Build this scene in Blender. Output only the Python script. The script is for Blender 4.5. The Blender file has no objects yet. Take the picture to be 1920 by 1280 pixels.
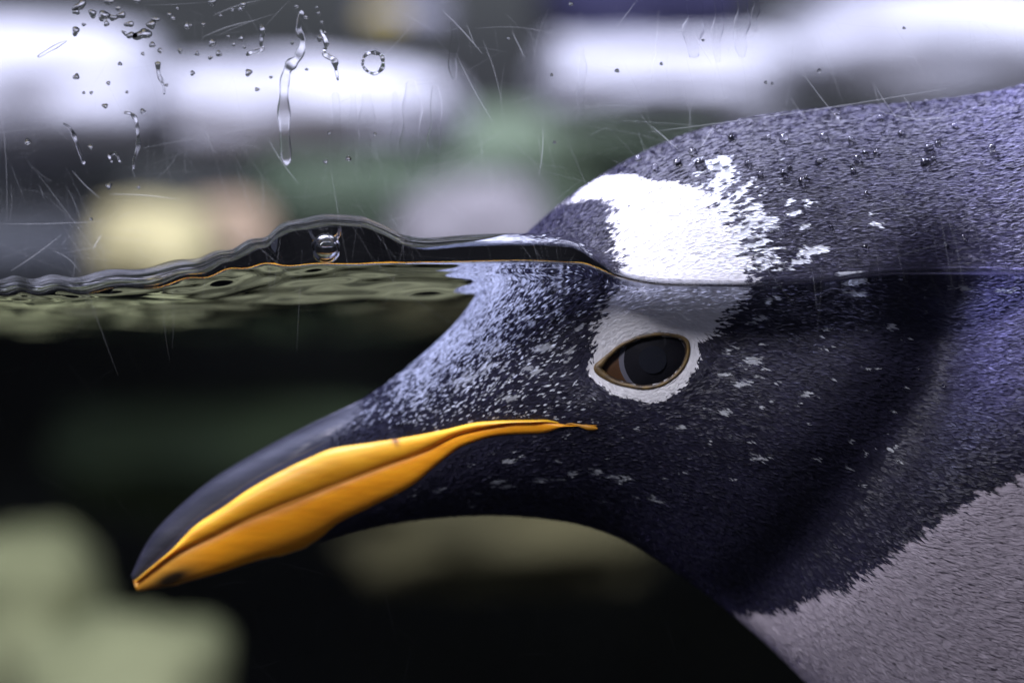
import bpy, bmesh, math, random
import numpy as np
from mathutils import Vector, noise as mnoise

random.seed(7)
RNG = np.random.default_rng(11)
scn = bpy.context.scene
COL = scn.collection

# ------------------------------------------------------------------ camera, world, lamps, exposure
CAM_D = 0.55                    # metres from the lens to the bird's mid plane (y = 0)
S0 = 0.170 / 1920.0             # metres per photo pixel on the mid plane
cam_d = bpy.data.cameras.new('camera'); cam = bpy.data.objects.new('camera', cam_d); COL.objects.link(cam)
cam.location = (0, -CAM_D, 0); cam.rotation_euler = (math.radians(90), 0, 0)
cam_d.sensor_width = 36.0; cam_d.lens = 36.0 * CAM_D / 0.170
cam_d.clip_start = 0.01; cam_d.clip_end = 60
cam_d.dof.use_dof = True; cam_d.dof.focus_distance = CAM_D - 0.031; cam_d.dof.aperture_fstop = 10.5
scn.camera = cam

w = bpy.data.worlds.new('World'); scn.world = w; w.use_nodes = True
w.node_tree.nodes['Background'].inputs['Color'].default_value = (0.55, 0.58, 0.85, 1)
w.node_tree.nodes['Background'].inputs['Strength'].default_value = 0.06

def area(name, loc, target, size, watts, col):
    l = bpy.data.lights.new(name, 'AREA'); l.shape = 'RECTANGLE'; l.size, l.size_y = size; l.energy = watts; l.color = col
    o = bpy.data.objects.new(name, l); COL.objects.link(o); o.location = loc
    o.rotation_euler = (Vector(target) - Vector(loc)).to_track_quat('-Z', 'Y').to_euler()
    return o
area('key_lamp', (-0.36, -0.06, 0.95), (0.02, 0.0, 0.0), (0.45, 0.45), 74, (0.76, 0.76, 1.0))
area('front_fill_lamp', (-0.62, -0.72, 0.74), (-0.02, 0.0, -0.01), (0.4, 0.4), 30, (1.0, 0.95, 0.97))  # unseen front fill, added to brighten the bill and near side
area('pool_lamp', (-0.40, 0.45, 1.25), (-0.1, 1.9, 0.1), (1.4, 0.8), 30, (0.80, 0.81, 1.0))
area('pool_lamp_2', (0.75, 0.8, 1.4), (0.45, 2.0, 0.25), (0.7, 0.7), 62, (0.82, 0.83, 1.0))

scn.view_settings.view_transform = 'Standard'
try: scn.view_settings.look = 'None'
except Exception: pass
scn.view_settings.exposure = 0.0; scn.view_settings.gamma = 1.0; scn.view_settings.use_curve_mapping = False
scn.render.engine = 'CYCLES'
cy = scn.cycles
cy.max_bounces = 14; cy.transparent_max_bounces = 24; cy.transmission_bounces = 12; cy.glossy_bounces = 6; cy.diffuse_bounces = 3
cy.caustics_reflective = True; cy.caustics_refractive = True; cy.sample_clamp_indirect = 4.0
cy.use_denoising = True

# ------------------------------------------------------------------ helpers
def P(px, py, y):
    """photo pixel -> point at depth y (the depth comes from what the thing touches)"""
    k = S0 * (y + CAM_D) / CAM_D
    return Vector(((px - 960) * k, y, (640 - py) * k))
def project(co):
    k = CAM_D / (co[:, 1] + CAM_D) / S0
    return np.stack([960 + co[:, 0] * k, 640 - co[:, 2] * k], 1)

def mesh_np(name, verts, faces, mat=None, parent=None, smooth=True, col=None, mats=None, mat_idx=None):
    me = bpy.data.meshes.new(name)
    verts = np.asarray(verts, dtype=np.float32)
    if isinstance(faces, np.ndarray):
        n, k = faces.shape
        me.vertices.add(len(verts)); me.vertices.foreach_set('co', verts.ravel())
        me.loops.add(n * k); me.loops.foreach_set('vertex_index', faces.astype(np.int32).ravel())
        me.polygons.add(n); me.polygons.foreach_set('loop_start', np.arange(0, n * k, k, dtype=np.int32))
        try: me.polygons.foreach_set('loop_total', np.full(n, k, dtype=np.int32))
        except Exception: pass
    else:
        me.from_pydata([tuple(v) for v in verts.tolist()], [], faces)
    me.update(calc_edges=True)
    me.validate()
    if smooth: me.polygons.foreach_set('use_smooth', np.ones(len(me.polygons), dtype=bool))
    if col is not None:
        a = me.color_attributes.new('col', 'FLOAT_COLOR', 'POINT')
        c = np.ones((len(verts), 4), dtype=np.float32); c[:, :3] = col
        a.data.foreach_set('color', c.ravel())
    for m in (mats or ([mat] if mat else [])): me.materials.append(m)
    if mat_idx is not None: me.polygons.foreach_set('material_index', mat_idx.astype(np.int32))
    o = bpy.data.objects.new(name, me); COL.objects.link(o)
    if parent: o.parent = parent
    return o
def grid_faces(nu, nv, close=False):
    i, j = np.meshgrid(np.arange(nu - 1), np.arange(nv if close else nv - 1), indexing='ij')
    j2 = (j + 1) % nv
    return np.stack([i * nv + j, i * nv + j2, (i + 1) * nv + j2, (i + 1) * nv + j], -1).reshape(-1, 4)
def tag(o, label=None, cat=None, group=None, kind=None):
    if label: o['label'] = label
    if cat: o['category'] = cat
    if group: o['group'] = group
    if kind: o['kind'] = kind
    return o
def empty(name, loc=(0, 0, 0)):
    o = bpy.data.objects.new(name, None); COL.objects.link(o); o.location = loc; o.empty_display_size = .02
    return o

def hash2(ix, iy, seed):
    h = np.sin(ix * 127.1 + iy * 311.7 + seed * 74.7) * 43758.5453
    return h - np.floor(h)
def vnoise(x, y, seed=0):
    ix, iy = np.floor(x), np.floor(y); fx, fy = x - ix, y - iy
    fx = fx * fx * (3 - 2 * fx); fy = fy * fy * (3 - 2 * fy)
    a, b = hash2(ix, iy, seed), hash2(ix + 1, iy, seed); c, d = hash2(ix, iy + 1, seed), hash2(ix + 1, iy + 1, seed)
    return (a * (1 - fx) + b * fx) * (1 - fy) + (c * (1 - fx) + d * fx) * fy
def fbm(x, y, seed=0, o=4):
    r = 0; a = .5
    for k in range(o): r = r + a * vnoise(x * 2 ** k, y * 2 ** k, seed + k * 13); a *= .5
    return r
def smooth(e0, e1, x):
    t = np.clip((x - e0) / (e1 - e0), 0, 1); return t * t * (3 - 2 * t)
def spline(xs, ys, x):
    """monotone cubic through the points"""
    xs = np.asarray(xs, float); ys = np.asarray(ys, float)
    h = np.diff(xs); d = np.diff(ys) / h
    m = np.zeros(len(xs)); m[0] = d[0]; m[-1] = d[-1]
    ok = d[:-1] * d[1:] > 0
    m[1:-1] = np.where(ok, 2 * d[:-1] * d[1:] / np.where(d[:-1] + d[1:] == 0, 1, d[:-1] + d[1:]), 0)
    k = np.clip(np.searchsorted(xs, x) - 1, 0, len(xs) - 2); t = np.clip((x - xs[k]) / h[k], 0, 1)
    return ((2*t**3 - 3*t**2 + 1) * ys[k] + (t**3 - 2*t**2 + t) * h[k] * m[k] + (-2*t**3 + 3*t**2) * ys[k+1] + (t**3 - t**2) * h[k] * m[k+1])
def catmull(ys, u):
    """u in stations"""
    ys = np.asarray(ys, float); n = len(ys)
    k = np.clip(np.floor(u).astype(int), 0, n - 2); t = u - k
    p0, p1, p2, p3 = ys[np.maximum(k - 1, 0)], ys[k], ys[k + 1], ys[np.minimum(k + 2, n - 1)]
    return 0.5 * (2*p1 + (p2 - p0) * t + (2*p0 - 5*p1 + 4*p2 - p3) * t**2 + (3*p1 - p0 - 3*p2 + p3) * t**3)
def in_poly(px, py, poly):
    r = np.zeros(px.shape, bool); n = len(poly)
    for i in range(n):
        x1, y1 = poly[i]; x2, y2 = poly[(i + 1) % n]
        if y1 == y2: continue
        c = ((y1 > py) != (y2 > py)) & (px < (x2 - x1) * (py - y1) / (y2 - y1) + x1)
        r ^= c
    return r
def dist_poly(px, py, poly, closed=True):
    d = np.full(px.shape, 1e9); n = len(poly)
    for i in range(n if closed else n - 1):
        x1, y1 = poly[i]; x2, y2 = poly[(i + 1) % n]
        vx, vy = x2 - x1, y2 - y1; L = vx * vx + vy * vy + 1e-9
        t = np.clip(((px - x1) * vx + (py - y1) * vy) / L, 0, 1)
        d = np.minimum(d, np.hypot(px - x1 - t * vx, py - y1 - t * vy))
    return d

# ------------------------------------------------------------------ materials
def new_mat(name):
    m = bpy.data.materials.new(name); m.use_nodes = True
    nt = m.node_tree; nt.nodes.clear(); out = nt.nodes.new('ShaderNodeOutputMaterial')
    return m, nt, out
def principled(name, color=(.5, .5, .5), rough=.5, spec=.5, attr=False, noise=None, bump=None, sss=0, sheen=None, coat=0):
    m, nt, out = new_mat(name); b = nt.nodes.new('ShaderNodeBsdfPrincipled'); nt.links.new(b.outputs[0], out.inputs[0])
    b.inputs['Base Color'].default_value = (*color, 1); b.inputs['Roughness'].default_value = rough
    b.inputs['Specular IOR Level'].default_value = spec
    if sss: b.inputs['Subsurface Weight'].default_value = sss; b.inputs['Subsurface Radius'].default_value = (.002, .0008, .0003); b.inputs['Subsurface Scale'].default_value = 1
    if coat: b.inputs['Coat Weight'].default_value = coat; b.inputs['Coat Roughness'].default_value = .08
    if sheen: b.inputs['Sheen Weight'].default_value = sheen[0]; b.inputs['Sheen Tint'].default_value = (*sheen[1], 1); b.inputs['Sheen Roughness'].default_value = .4
    src = None
    tc = nt.nodes.new('ShaderNodeTexCoord')
    if attr:
        a = nt.nodes.new('ShaderNodeAttribute'); a.attribute_name = 'col'; src = a.outputs['Color']
    if noise:                       # (scale xyz, low colour factor, high colour factor)
        mp = nt.nodes.new('ShaderNodeMapping'); mp.inputs['Scale'].default_value = noise[0]; nt.links.new(tc.outputs['Object'], mp.inputs[0])
        if len(noise) > 3: mp.inputs['Rotation'].default_value = noise[3]
        n = nt.nodes.new('ShaderNodeTexNoise'); n.inputs['Scale'].default_value = 1; n.inputs['Detail'].default_value = 5; nt.links.new(mp.outputs[0], n.inputs[0])
        r = nt.nodes.new('ShaderNodeValToRGB'); r.color_ramp.elements[0].position = .3; r.color_ramp.elements[1].position = .7
        r.color_ramp.elements[0].color = (*noise[1], 1); r.color_ramp.elements[1].color = (*noise[2], 1); nt.links.new(n.outputs[0], r.inputs[0])
        if src is None: src = r.outputs[0]
        else:
            mx = nt.nodes.new('ShaderNodeMix'); mx.data_type = 'RGBA'; mx.blend_type = 'MULTIPLY'; mx.inputs[0].default_value = 1
            nt.links.new(src, mx.inputs[6]); nt.links.new(r.outputs[0], mx.inputs[7]); src = mx.outputs[2]
    if src is not None: nt.links.new(src, b.inputs['Base Color'])
    if bump:
        mp2 = nt.nodes.new('ShaderNodeMapping'); mp2.inputs['Scale'].default_value = bump[0]; nt.links.new(tc.outputs['Object'], mp2.inputs[0])
        if len(bump) > 3: mp2.inputs['Rotation'].default_value = bump[3]
        n2 = nt.nodes.new('ShaderNodeTexNoise'); n2.inputs['Scale'].default_value = 1; n2.inputs['Detail'].default_value = 4; nt.links.new(mp2.outputs[0], n2.inputs[0])
        bp = nt.nodes.new('ShaderNodeBump'); bp.inputs['Strength'].default_value = bump[1]; bp.inputs['Distance'].default_value = bump[2]
        nt.links.new(n2.outputs[0], bp.inputs['Height']); nt.links.new(bp.outputs[0], b.inputs['Normal'])
    return m
def clear_mat(name, ior, tint, rough=0.0):
    """thin clear layer: Fresnel reflection (total reflection from the wet side), the rest passes straight on"""
    m, nt, out = new_mat(name)
    t = nt.nodes.new('ShaderNodeBsdfTransparent'); t.inputs[0].default_value = (*tint, 1)
    g = nt.nodes.new('ShaderNodeBsdfGlossy'); g.inputs['Color'].default_value = (1, 1, 1, 1); g.inputs['Roughness'].default_value = rough
    f = nt.nodes.new('ShaderNodeFresnel'); f.inputs['IOR'].default_value = ior
    mx = nt.nodes.new('ShaderNodeMixShader'); nt.links.new(f.outputs[0], mx.inputs[0]); nt.links.new(t.outputs[0], mx.inputs[1]); nt.links.new(g.outputs[0], mx.inputs[2])
    nt.links.new(mx.outputs[0], out.inputs[0])
    return m
def glass_mat(name, ior, col=(1, 1, 1), rough=0.0):
    m, nt, out = new_mat(name); g = nt.nodes.new('ShaderNodeBsdfGlass'); g.inputs['IOR'].default_value = ior; g.inputs['Color'].default_value = (*col, 1); g.inputs['Roughness'].default_value = rough
    nt.links.new(g.outputs[0], out.inputs[0]); return m

M_feather = principled('feather', attr=True, rough=.5, spec=.3, sheen=(.2, (.36, .31, 1.0)))
M_skin = principled('plumage_base', attr=True, rough=.6, spec=.3)
M_culmen = principled('dark_horn', attr=True, rough=.5, spec=.28, noise=((150, 150, 900), (.65, .65, .7), (1.5, 1.45, 1.4), (0, math.radians(-33), 0)), bump=((250, 250, 2500), .25, .0002, (0, math.radians(-33), 0)))
M_bill = principled('orange_horn', attr=True, rough=.4, spec=.35, sss=.2, noise=((120, 200, 700), (.86, .80, .7), (1.1, 1.12, 1.15), (0, math.radians(-25), 0)), bump=((200, 200, 1500), .15, .0002, (0, math.radians(-25), 0)))
M_iris = principled('dark_iris', (.008, .008, .011), rough=.6, spec=.04)
M_pupil = principled('pupil_black', (.009, .010, .015), rough=.6, spec=.04)
M_sclera = principled('brown_eye_corner', (.06, .028, .012), rough=.3)
M_lid = principled('ochre_eyelid', (.2, .12, .035), rough=.5, noise=((700, 700, 700), (.05, .034, .02), (.17, .105, .025)))
M_membrane = principled('grey_membrane', (.075, .075, .10), rough=.5)
M_water = clear_mat('water_skin', 1.33, (.48, .50, .56))
M_meniscus = glass_mat('water_lens', 1.33)
M_drop = glass_mat('droplet_water', 1.33)
M_bead = glass_mat('bead_water', 1.45, rough=.1)
M_glass = clear_mat('acrylic', 1.2, (.97, .98, 1.0))
M_bubble = glass_mat('air_in_water', 0.76)

# ------------------------------------------------------------------ the setting: pool floor, rock wall, water
def sheet(name, x0, x1, nx, f, v0, v1, nv, mat):
    a = np.linspace(x0, x1, nx); b = np.linspace(v0, v1, nv)
    A, B = np.meshgrid(a, b, indexing='ij')
    return tag(mesh_np(name, f(A, B).reshape(-1, 3), grid_faces(nx, nv), mat), kind='structure')
M_floor = principled('silt', noise=((6, 6, 6), (.004, .004, .004), (.011, .011, .010)), rough=.9)
sheet('pool_floor', -2.5, 2.5, 90, lambda A, B: np.stack([A, B, -3.4 + .10 * fbm(A * 3, B * 3, 4)], -1), -.05, 2.75, 60, M_floor)
M_silt = principled('olive_silt', noise=((6, 6, 6), (.012, .014, .005), (.50, .49, .23)), rough=.9)
sheet('algae_bed', -2.5, 2.5, 90, lambda A, B: np.stack([A, B, -.82 + .44 * (B - 1.6) / 1.05 + .05 * fbm(A * 3, B * 3, 14) + .04 * fbm(A * 9, B * 9, 2)], -1), 1.6, 2.7, 60, M_silt)
M_wallrock = principled('wall_rock', noise=((3.0, 3.0, 5.0), (.012, .013, .013), (.038, .042, .036)), rough=.9)
sheet('rock_wall', -2.5, 2.5, 120, lambda A, B: np.stack([A, 2.65 - .28 * fbm(A * 3 + 5, B * 3, 9) - .06 * fbm(A * 14, B * 14, 3), B], -1), -3.5, 1.6, 150, M_wallrock)

YG = -0.043                                            # inner face of the pane
gx = [-600, 0, 158, 237, 317, 368, 420, 455, 499, 522, 562, 617, 673, 712, 760, 800, 872, 966, 1060, 1122, 1150, 1225, 1325, 1400, 1590, 1690, 1915, 2500]
gt = [524, 521, 516, 504, 494, 481, 470, 455, 442, 424, 410, 402, 405, 419, 441, 446, 441, 438, 441, 470, 487, 506, 511, 510, 501, 492, 500, 500]
lx = [-600, 0, 160, 240, 320, 420, 500, 620, 760, 960, 1080, 1160, 1250, 1400, 1500, 1700, 1920, 2500]
lt = [556, 553, 549, 543, 533, 510, 494, 490, 492, 490, 494, 522, 536, 538, 534, 516, 515, 515]
def water_z(X, Y):
    kg = S0 * (YG + CAM_D) / CAM_D
    pxg = 960 + X / kg
    zg = (640 - spline(gx, gt, pxg)) * kg
    zl = (640 - spline(lx, lt, pxg)) * kg
    d = Y - YG
    men = np.minimum(spline([-600, 300, 500, 1050, 1180, 2500], [27, 26, 13, 12, 20, 20], pxg) * kg, .75 * (zg - zl))               # the film that climbs the pane
    far = .0072 + .0024 * np.tanh((X + .02) / .04)
    base = far + (zl - far) * np.exp(-(d / .035) ** 2)
    z = base + .0003 * np.logaddexp(0, (zg - zl - men - .72 * d) / .0003) + men * np.exp(-d / .00032)
    # ripples: wind chop, growing away from the pane
    e = smooth(.001, .014, d); far_damp = 1 / (1 + (d / .5) ** 2)
    r = .0012 * (fbm(X * 85, Y * 60 + X * 20, 33, 2) - .38) + .0038 * (fbm(X * 38 + Y * 10, Y * 46, 21, 3) - .45) + .0030 * (fbm(X * 14, Y * 20 + X * 5, 5, 2) - .4)
    z = z + r * e * (.7 + .3 * far_damp) * np.where(X < .02, 1, .6)
    # fine capillary ridges on the swell at the left
    lft = smooth(-.02, -.045, X) * np.exp(-((X + .06) / .035) ** 2)
    z = z + .00035 * np.sin(X * 900 + 2.2 * np.sin(X * 160) - d * 500) * lft * np.exp(-(d / .010) ** 2)
    return z
t = np.linspace(0, 1, 420)
yy = YG + 2.6 * (np.exp(7.2 * t) - 1) / (np.exp(7.2) - 1)
xx = np.concatenate([-np.geomspace(.16, 2.4, 46)[::-1], np.linspace(-.155, .155, 660), np.geomspace(.16, 2.4, 46)])
A, B = np.meshgrid(xx, yy, indexing='ij')
wv = np.stack([A, B, water_z(A, B)], -1).reshape(-1, 3)
wf = grid_faces(len(xx), len(yy))[:, ::-1].copy()
fx, fd = wv[wf].mean(1)[:, 0], wv[wf].mean(1)[:, 1] - YG
wmi = (fd < np.interp(fx, [-.05, -.03, .005, .016], [.0030, .0036, .0036, .0016])).astype(int)
water = tag(mesh_np('water', wv, wf, mats=[M_water, M_meniscus], mat_idx=wmi), kind='structure')

# ------------------------------------------------------------------ the penguin
penguin = empty('penguin', (0, 0, 0))
tag(penguin, 'dark penguin with orange bill and white eye patch swimming half under water', 'penguin')
ST = [  # top x,y  bottom x,y  half width mm  y offset mm
    (249,1080, 256,1105, .8, 0), (292,1000, 350,1091, 3.0, 0), (384,913, 446,1066, 4.8, 0), (482,851, 540,1036, 6.2, 0),
    (582,799, 640,1004, 7.6, 0), (688,744, 738,980, 10.5, 0), (778,677, 830,968, 14.5, 0), (858,602, 912,964, 18.8, 0),
    (925,512, 1000,968, 23.0, 0), (1000,428, 1090,982, 26.5, 0), (1110,342, 1175,1012, 29.0, 0), (1250,268, 1255,1062, 30.5, 0),
    (1400,224, 1340,1124, 31.5, 0), (1560,205, 1440,1208, 32.5, 0), (1720,194, 1545,1310, 34.5, 0), (1900,166, 1660,1420, 37, 1),
    (2100,100, 1800,1530, 40, 3), (2400,-10, 2020,1680, 48, 10), (2800,-60, 2420,1830, 58, 20), (3300,40, 2900,1870, 60, 25),
    (3700,330, 3400,1760, 42, 27), (3900,800, 3800,1350, 12, 27)]
ST = np.array(ST, float)
ALMOND = [(1121,691),(1129,680),(1140,668),(1162,649),(1180,640),(1200,632),(1237,626),(1266,629),(1282,634),(1290,644),(1290,664),(1281,687),(1262,708),(1237,722),(1207,727),(1180,723),(1154,716),(1134,704)]
def loft(U, TH):
    """U in stations, TH 0..pi from crown to throat on the side towards the glass; returns points with y <= 0"""
    c = [catmull(ST[:, k], U) for k in range(6)]
    t = (1 - np.cos(TH)) / 2
    px = c[0] + (c[2] - c[0]) * t; py = c[1] + (c[3] - c[1]) * t
    pw = 1.0 - .22 * smooth(6, 10, U) * smooth(1, .35, t)
    side = c[4] * np.sin(TH) ** pw * (1 - .10 * smooth(.55, 1, t) * smooth(5, 9, U))
    # modelling of the head: brow, cheek, fold behind the cheek
    g = lambda x, y, sx, sy, a: a * np.exp(-((px - x) / sx) ** 2 - ((py - y) / sy) ** 2)
    side = side + np.minimum(side / 12, 1) * (g(1230, 560, 150, 60, 1.3) + g(1420, 830, 190, 150, 2.0) + g(1000, 900, 150, 60, 1.0) - g(1090, 690, 70, 60, 1.0) - g(1215, 680, 110, 70, .6))
    fold = dist_poly(px, py, [(1745, 545), (1700, 720), (1600, 860), (1500, 1000), (1420, 1100)], False)
    side = side - 5.4 * np.exp(-(fold / 85) ** 2) * np.minimum(side / 12, 1)
    side = side + 2.2 * np.exp(-((px - 1870) / 110) ** 2 - ((py - 680) / 230) ** 2)
    pt = np.stack([(px - 960) * S0, -side * .001, (640 - py) * S0], -1)
    return pt, c[5] * .001
U1, TH1 = np.linspace(0, 16, 620), np.linspace(0, np.pi, 170)
U1 = np.concatenate([U1, np.linspace(16.1, 21, 60)])
UU, TT = np.meshgrid(U1, TH1, indexing='ij')
near, yoff = loft(UU, TT)
nf = near.reshape(-1, 3)
PX = project(nf)                                          # what the glass side shows: used for the bird's markings
pxn, pyn = PX[:, 0], PX[:, 1]
du = np.gradient(near, axis=0); dt = np.gradient(near, axis=1)
NRM = np.cross(dt, du); NRM /= np.linalg.norm(NRM, axis=-1, keepdims=True) + 1e-12
if NRM[300, 85, 1] > 0: NRM = -NRM
DIR = du / (np.linalg.norm(du, axis=-1, keepdims=True) + 1e-12)

E1 = np.array([(250,1092),(285,1062),(322,1030),(365,985),(425,945),(460,920),(520,885),(580,856),(625,838),(700,827),(765,817),(835,804),(900,790),(950,787),(1020,786),(1062,795)], float)
E2 = np.array([(255,1092),(270,1080),(325,1040),(400,1005),(450,980),(520,950),(580,927),(650,900),(725,872),(800,845),(860,815),(925,799),(972,790),(1020,788),(1062,796)], float)
E3 = np.array([(262,1110),(335,1094),(410,1074),(480,1052),(560,1031),(600,1010),(635,982),(700,950),(775,910),(820,872),(870,836),(940,816),(1020,812),(1062,797)], float)
FB = np.array([(700,700),(688,744),(676,775),(655,805),(640,834)], float)    # where the feathers begin on the bill's ridge
def ecurve(E, x): return spline(E[:, 0], E[:, 1], x)

PATCH = [(1040,396),(1075,362),(1112,336),(1165,331),(1205,337),(1255,348),(1312,356),(1330,395),(1360,435),(1385,470),(1402,512),(1398,545),(1352,592),(1340,622),(1308,640),(1289,636),(1266,622),(1230,618),(1180,634),(1135,662),(1118,676),(1108,640),(1120,600),(1136,570),(1150,530),(1156,500),(1152,462),(1136,425),(1150,392),(1120,374),(1080,380)]
BREAST = [(1340,1175),(1385,1150),(1450,1140),(1510,1122),(1600,1085),(1680,1020),(1760,970),(1850,915),(1960,870),(2300,740),(4200,500),(4200,2500),(1340,2500)]
# pale flecks: (x, y, half length, half width, angle of the feather lie in degrees up to the right)
FL = [(1372,584,22,5,20),(1410,600,17,5,25),(1365,655,14,5,20),(1410,675,17,6,20),(1388,717,17,6,15),(1350,770,15,6,12),(1395,672,9,5,20),(1440,560,16,5,20),(1352,700,10,4,20),(1425,690,9,5,20),(1418,856,18,5,3),
      (1010,655,20,7,20),(952,748,15,6,8),(868,715,26,7,18),(915,690,20,6,25),(930,655,18,7,30),(1000,700,13,5,20),(987,692,13,4,20),(913,652,16,7,25),(1065,660,8,5,40),(1062,676,6,3,40),(1022,655,16,5,20),(975,805,9,5,5),
      (950,865,8,5,5),(930,903,11,4,10),(945,912,10,4,10),(1008,900,9,6,10),(1040,898,14,3,0),(1112,884,9,7,0),(1068,888,9,6,0),(1145,892,12,4,0),(1225,935,12,4,-5),(1272,800,9,5,0),(1155,900,10,5,-5),(1590,528,24,8,5),(1600,550,22,5,-8),(1540,615,9,5,0),(1660,610,9,6,0),
      (1515,470,28,10,12),(1490,490,20,5,5),(1460,505,20,4,3),(1500,425,12,6,8),(1635,420,10,6,0),(1625,402,6,5,0),(1480,400,16,5,20),(1470,380,10,5,20),(1510,380,9,6,0),(1800,540,26,4,0),(1880,545,20,5,0),(1505,735,14,4,5),(1220,555,0,0,0)]
for k in range(190):                                       # broken white feathers behind the patch
    x = 1325 + abs(RNG.normal(0, 75)); y = RNG.uniform(305, 512)
    if x > 1320 + (y - 290) * .75 + 30: continue
    FL.append((x, y, RNG.uniform(7, 20), RNG.uniform(2.5, 5), (1 - (y - 300) / 210) * 55 - 5 + RNG.normal(0, 6)))
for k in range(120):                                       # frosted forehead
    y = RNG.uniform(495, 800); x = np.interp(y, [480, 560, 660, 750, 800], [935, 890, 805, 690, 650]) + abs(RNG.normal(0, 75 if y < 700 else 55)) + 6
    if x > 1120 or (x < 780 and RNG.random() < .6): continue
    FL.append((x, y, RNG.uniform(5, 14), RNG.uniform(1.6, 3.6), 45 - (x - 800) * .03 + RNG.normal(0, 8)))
for k in range(110):
    x = RNG.uniform(720, 1700); y = RNG.uniform(600, 960)
    FL.append((x, y, RNG.uniform(4, 9), RNG.uniform(1.2, 2.4), RNG.uniform(-5, 30)))
FL = [(f[0], f[1], f[2] * 1.1, f[3] * .8, f[4]) for f in FL if f[2] > 0]
_cell = {}
for f in FL:
    for ix in range(int((f[0] - f[2]) // 32), int((f[0] + f[2]) // 32) + 1):
        for iy in range(int((f[1] - f[2]) // 32), int((f[1] + f[2]) // 32) + 1): _cell.setdefault((ix, iy), []).append(f)
def fleck(px, py):
    r = np.zeros(px.shape)
    ci = (px // 32).astype(int); ci2 = (py // 32).astype(int)
    order = np.lexsort((ci2, ci)); a, b = ci[order], ci2[order]
    brk = np.flatnonzero(np.r_[True, (a[1:] != a[:-1]) | (b[1:] != b[:-1])]); brk = np.r_[brk, len(order)]
    for s, e in zip(brk[:-1], brk[1:]):
        L = _cell.get((a[s], b[s]))
        if not L: continue
        ids = order[s:e]; x, y = px[ids], py[ids]; v = np.zeros(len(ids))
        for fx, fy, l, w_, an in L:
            c, sn = math.cos(math.radians(an)), math.sin(math.radians(an))
            p = (x - fx) * c - (y - fy) * sn; q = (x - fx) * sn + (y - fy) * c
            v = np.maximum(v, ((p / l) ** 2 + (q / w_) ** 2 < 1).astype(float))
        r[ids] = v
    return r
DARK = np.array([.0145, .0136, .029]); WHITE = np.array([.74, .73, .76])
def plumage(px, py, jit=0.0):
    jx = px + jit * 12 + (fbm(px / 26, py / 9, 3) - .47) * 38; jy = py + (fbm(px / 30, py / 30, 8) - .47) * 14
    w_ = in_poly(jx, jy, PATCH).astype(float)
    dA = dist_poly(px, py, ALMOND)
    ring_w = np.interp(np.arctan2(py - 675, px - 1210), [-3.15, -2.5, -1.2, -.2, .5, 1.4, 2.4, 3.15], [19, 18, 26, 18, 25, 30, 22, 19])
    w_ = np.maximum(w_, (dA + (fbm(px / 7, py / 7, 31) - .47) * 16 < ring_w).astype(float))
    bx = px + (fbm(px / 14, py / 9, 13) - .47) * 45; by = py + (fbm(px / 14, py / 14, 14) - .47) * 36
    br = in_poly(bx, by, BREAST).astype(float)
    fl = fleck(px, py)
    tone = .35 + .75 * fbm(px / 70, py / 45, 17) + .75 * fbm(px / 13, py / 8, 19)
    c = DARK[None] * tone[:, None]
    # lit nape painted into the feather colour, stronger below the waterline
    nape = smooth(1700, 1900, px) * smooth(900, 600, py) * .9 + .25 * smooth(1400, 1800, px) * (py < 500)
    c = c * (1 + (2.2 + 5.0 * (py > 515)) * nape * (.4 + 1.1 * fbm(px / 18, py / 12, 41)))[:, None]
    c = c * (1 - fl * .92)[:, None] + np.where((px > 1280) & (py < 515), .74, .46)[:, None] * np.array([.94, .97, 1.04]) * (fl * .92)[:, None]
    W = np.maximum(w_, br); breast_shade = np.where((br > w_)[:, None], np.array([.60, .54, .60]), 1.0)  # white breast dimmed to lilac grey, its shade put into the colour
    c = c * (1 - W)[:, None] + (WHITE[None] * breast_shade * (.86 + .2 * fbm(px / 12, py / 12, 5))[:, None]) * W[:, None]
    return c
bare = (pxn < 1064) & (pyn > ecurve(E1, np.clip(pxn, 262, 1062)) + 5) & (pyn < ecurve(E3, np.clip(pxn, 262, 1062)) - 5)
ridge = pxn < np.interp(pyn, FB[:, 1], FB[:, 0])
ridge &= (pyn < 1110) & (pyn < np.interp(pxn, E3[:, 0], E3[:, 1]) + 60) & ~((pxn > 560) & (pyn > np.interp(pxn, E3[:, 0], E3[:, 1])))
# body mesh, one closed skin: near side + far side
inA = in_poly(pxn, pyn, ALMOND)
body_pts = near.copy().reshape(-1, 3)
eye_in = np.where(inA, smooth(0, 14, dist_poly(pxn, pyn, ALMOND)), 0)
body_pts[:, 1] += eye_in * .0022
body_pts = body_pts.reshape(len(U1), len(TH1), 3)
farp = body_pts[:, ::-1].copy()[:, 1:-1]; farp[..., 1] *= -1
ring = np.concatenate([body_pts, farp], 1)
ring[..., 1] += np.concatenate([yoff, yoff[:, 1:-1]], 1)
nv = ring.shape[1]
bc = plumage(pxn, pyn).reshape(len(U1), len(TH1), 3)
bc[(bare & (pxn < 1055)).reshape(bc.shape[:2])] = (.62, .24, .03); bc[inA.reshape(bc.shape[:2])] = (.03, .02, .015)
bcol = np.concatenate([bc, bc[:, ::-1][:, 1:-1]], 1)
bf = grid_faces(len(U1), nv, close=True)
bv = ring.reshape(-1, 3)
bodyo = mesh_np('body', bv, bf, M_skin, penguin, col=bcol.reshape(-1, 3))
bodyo.data.flip_normals()
bodyo['label'] = 'dark blue-grey head and neck with white patch over the eye'

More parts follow.
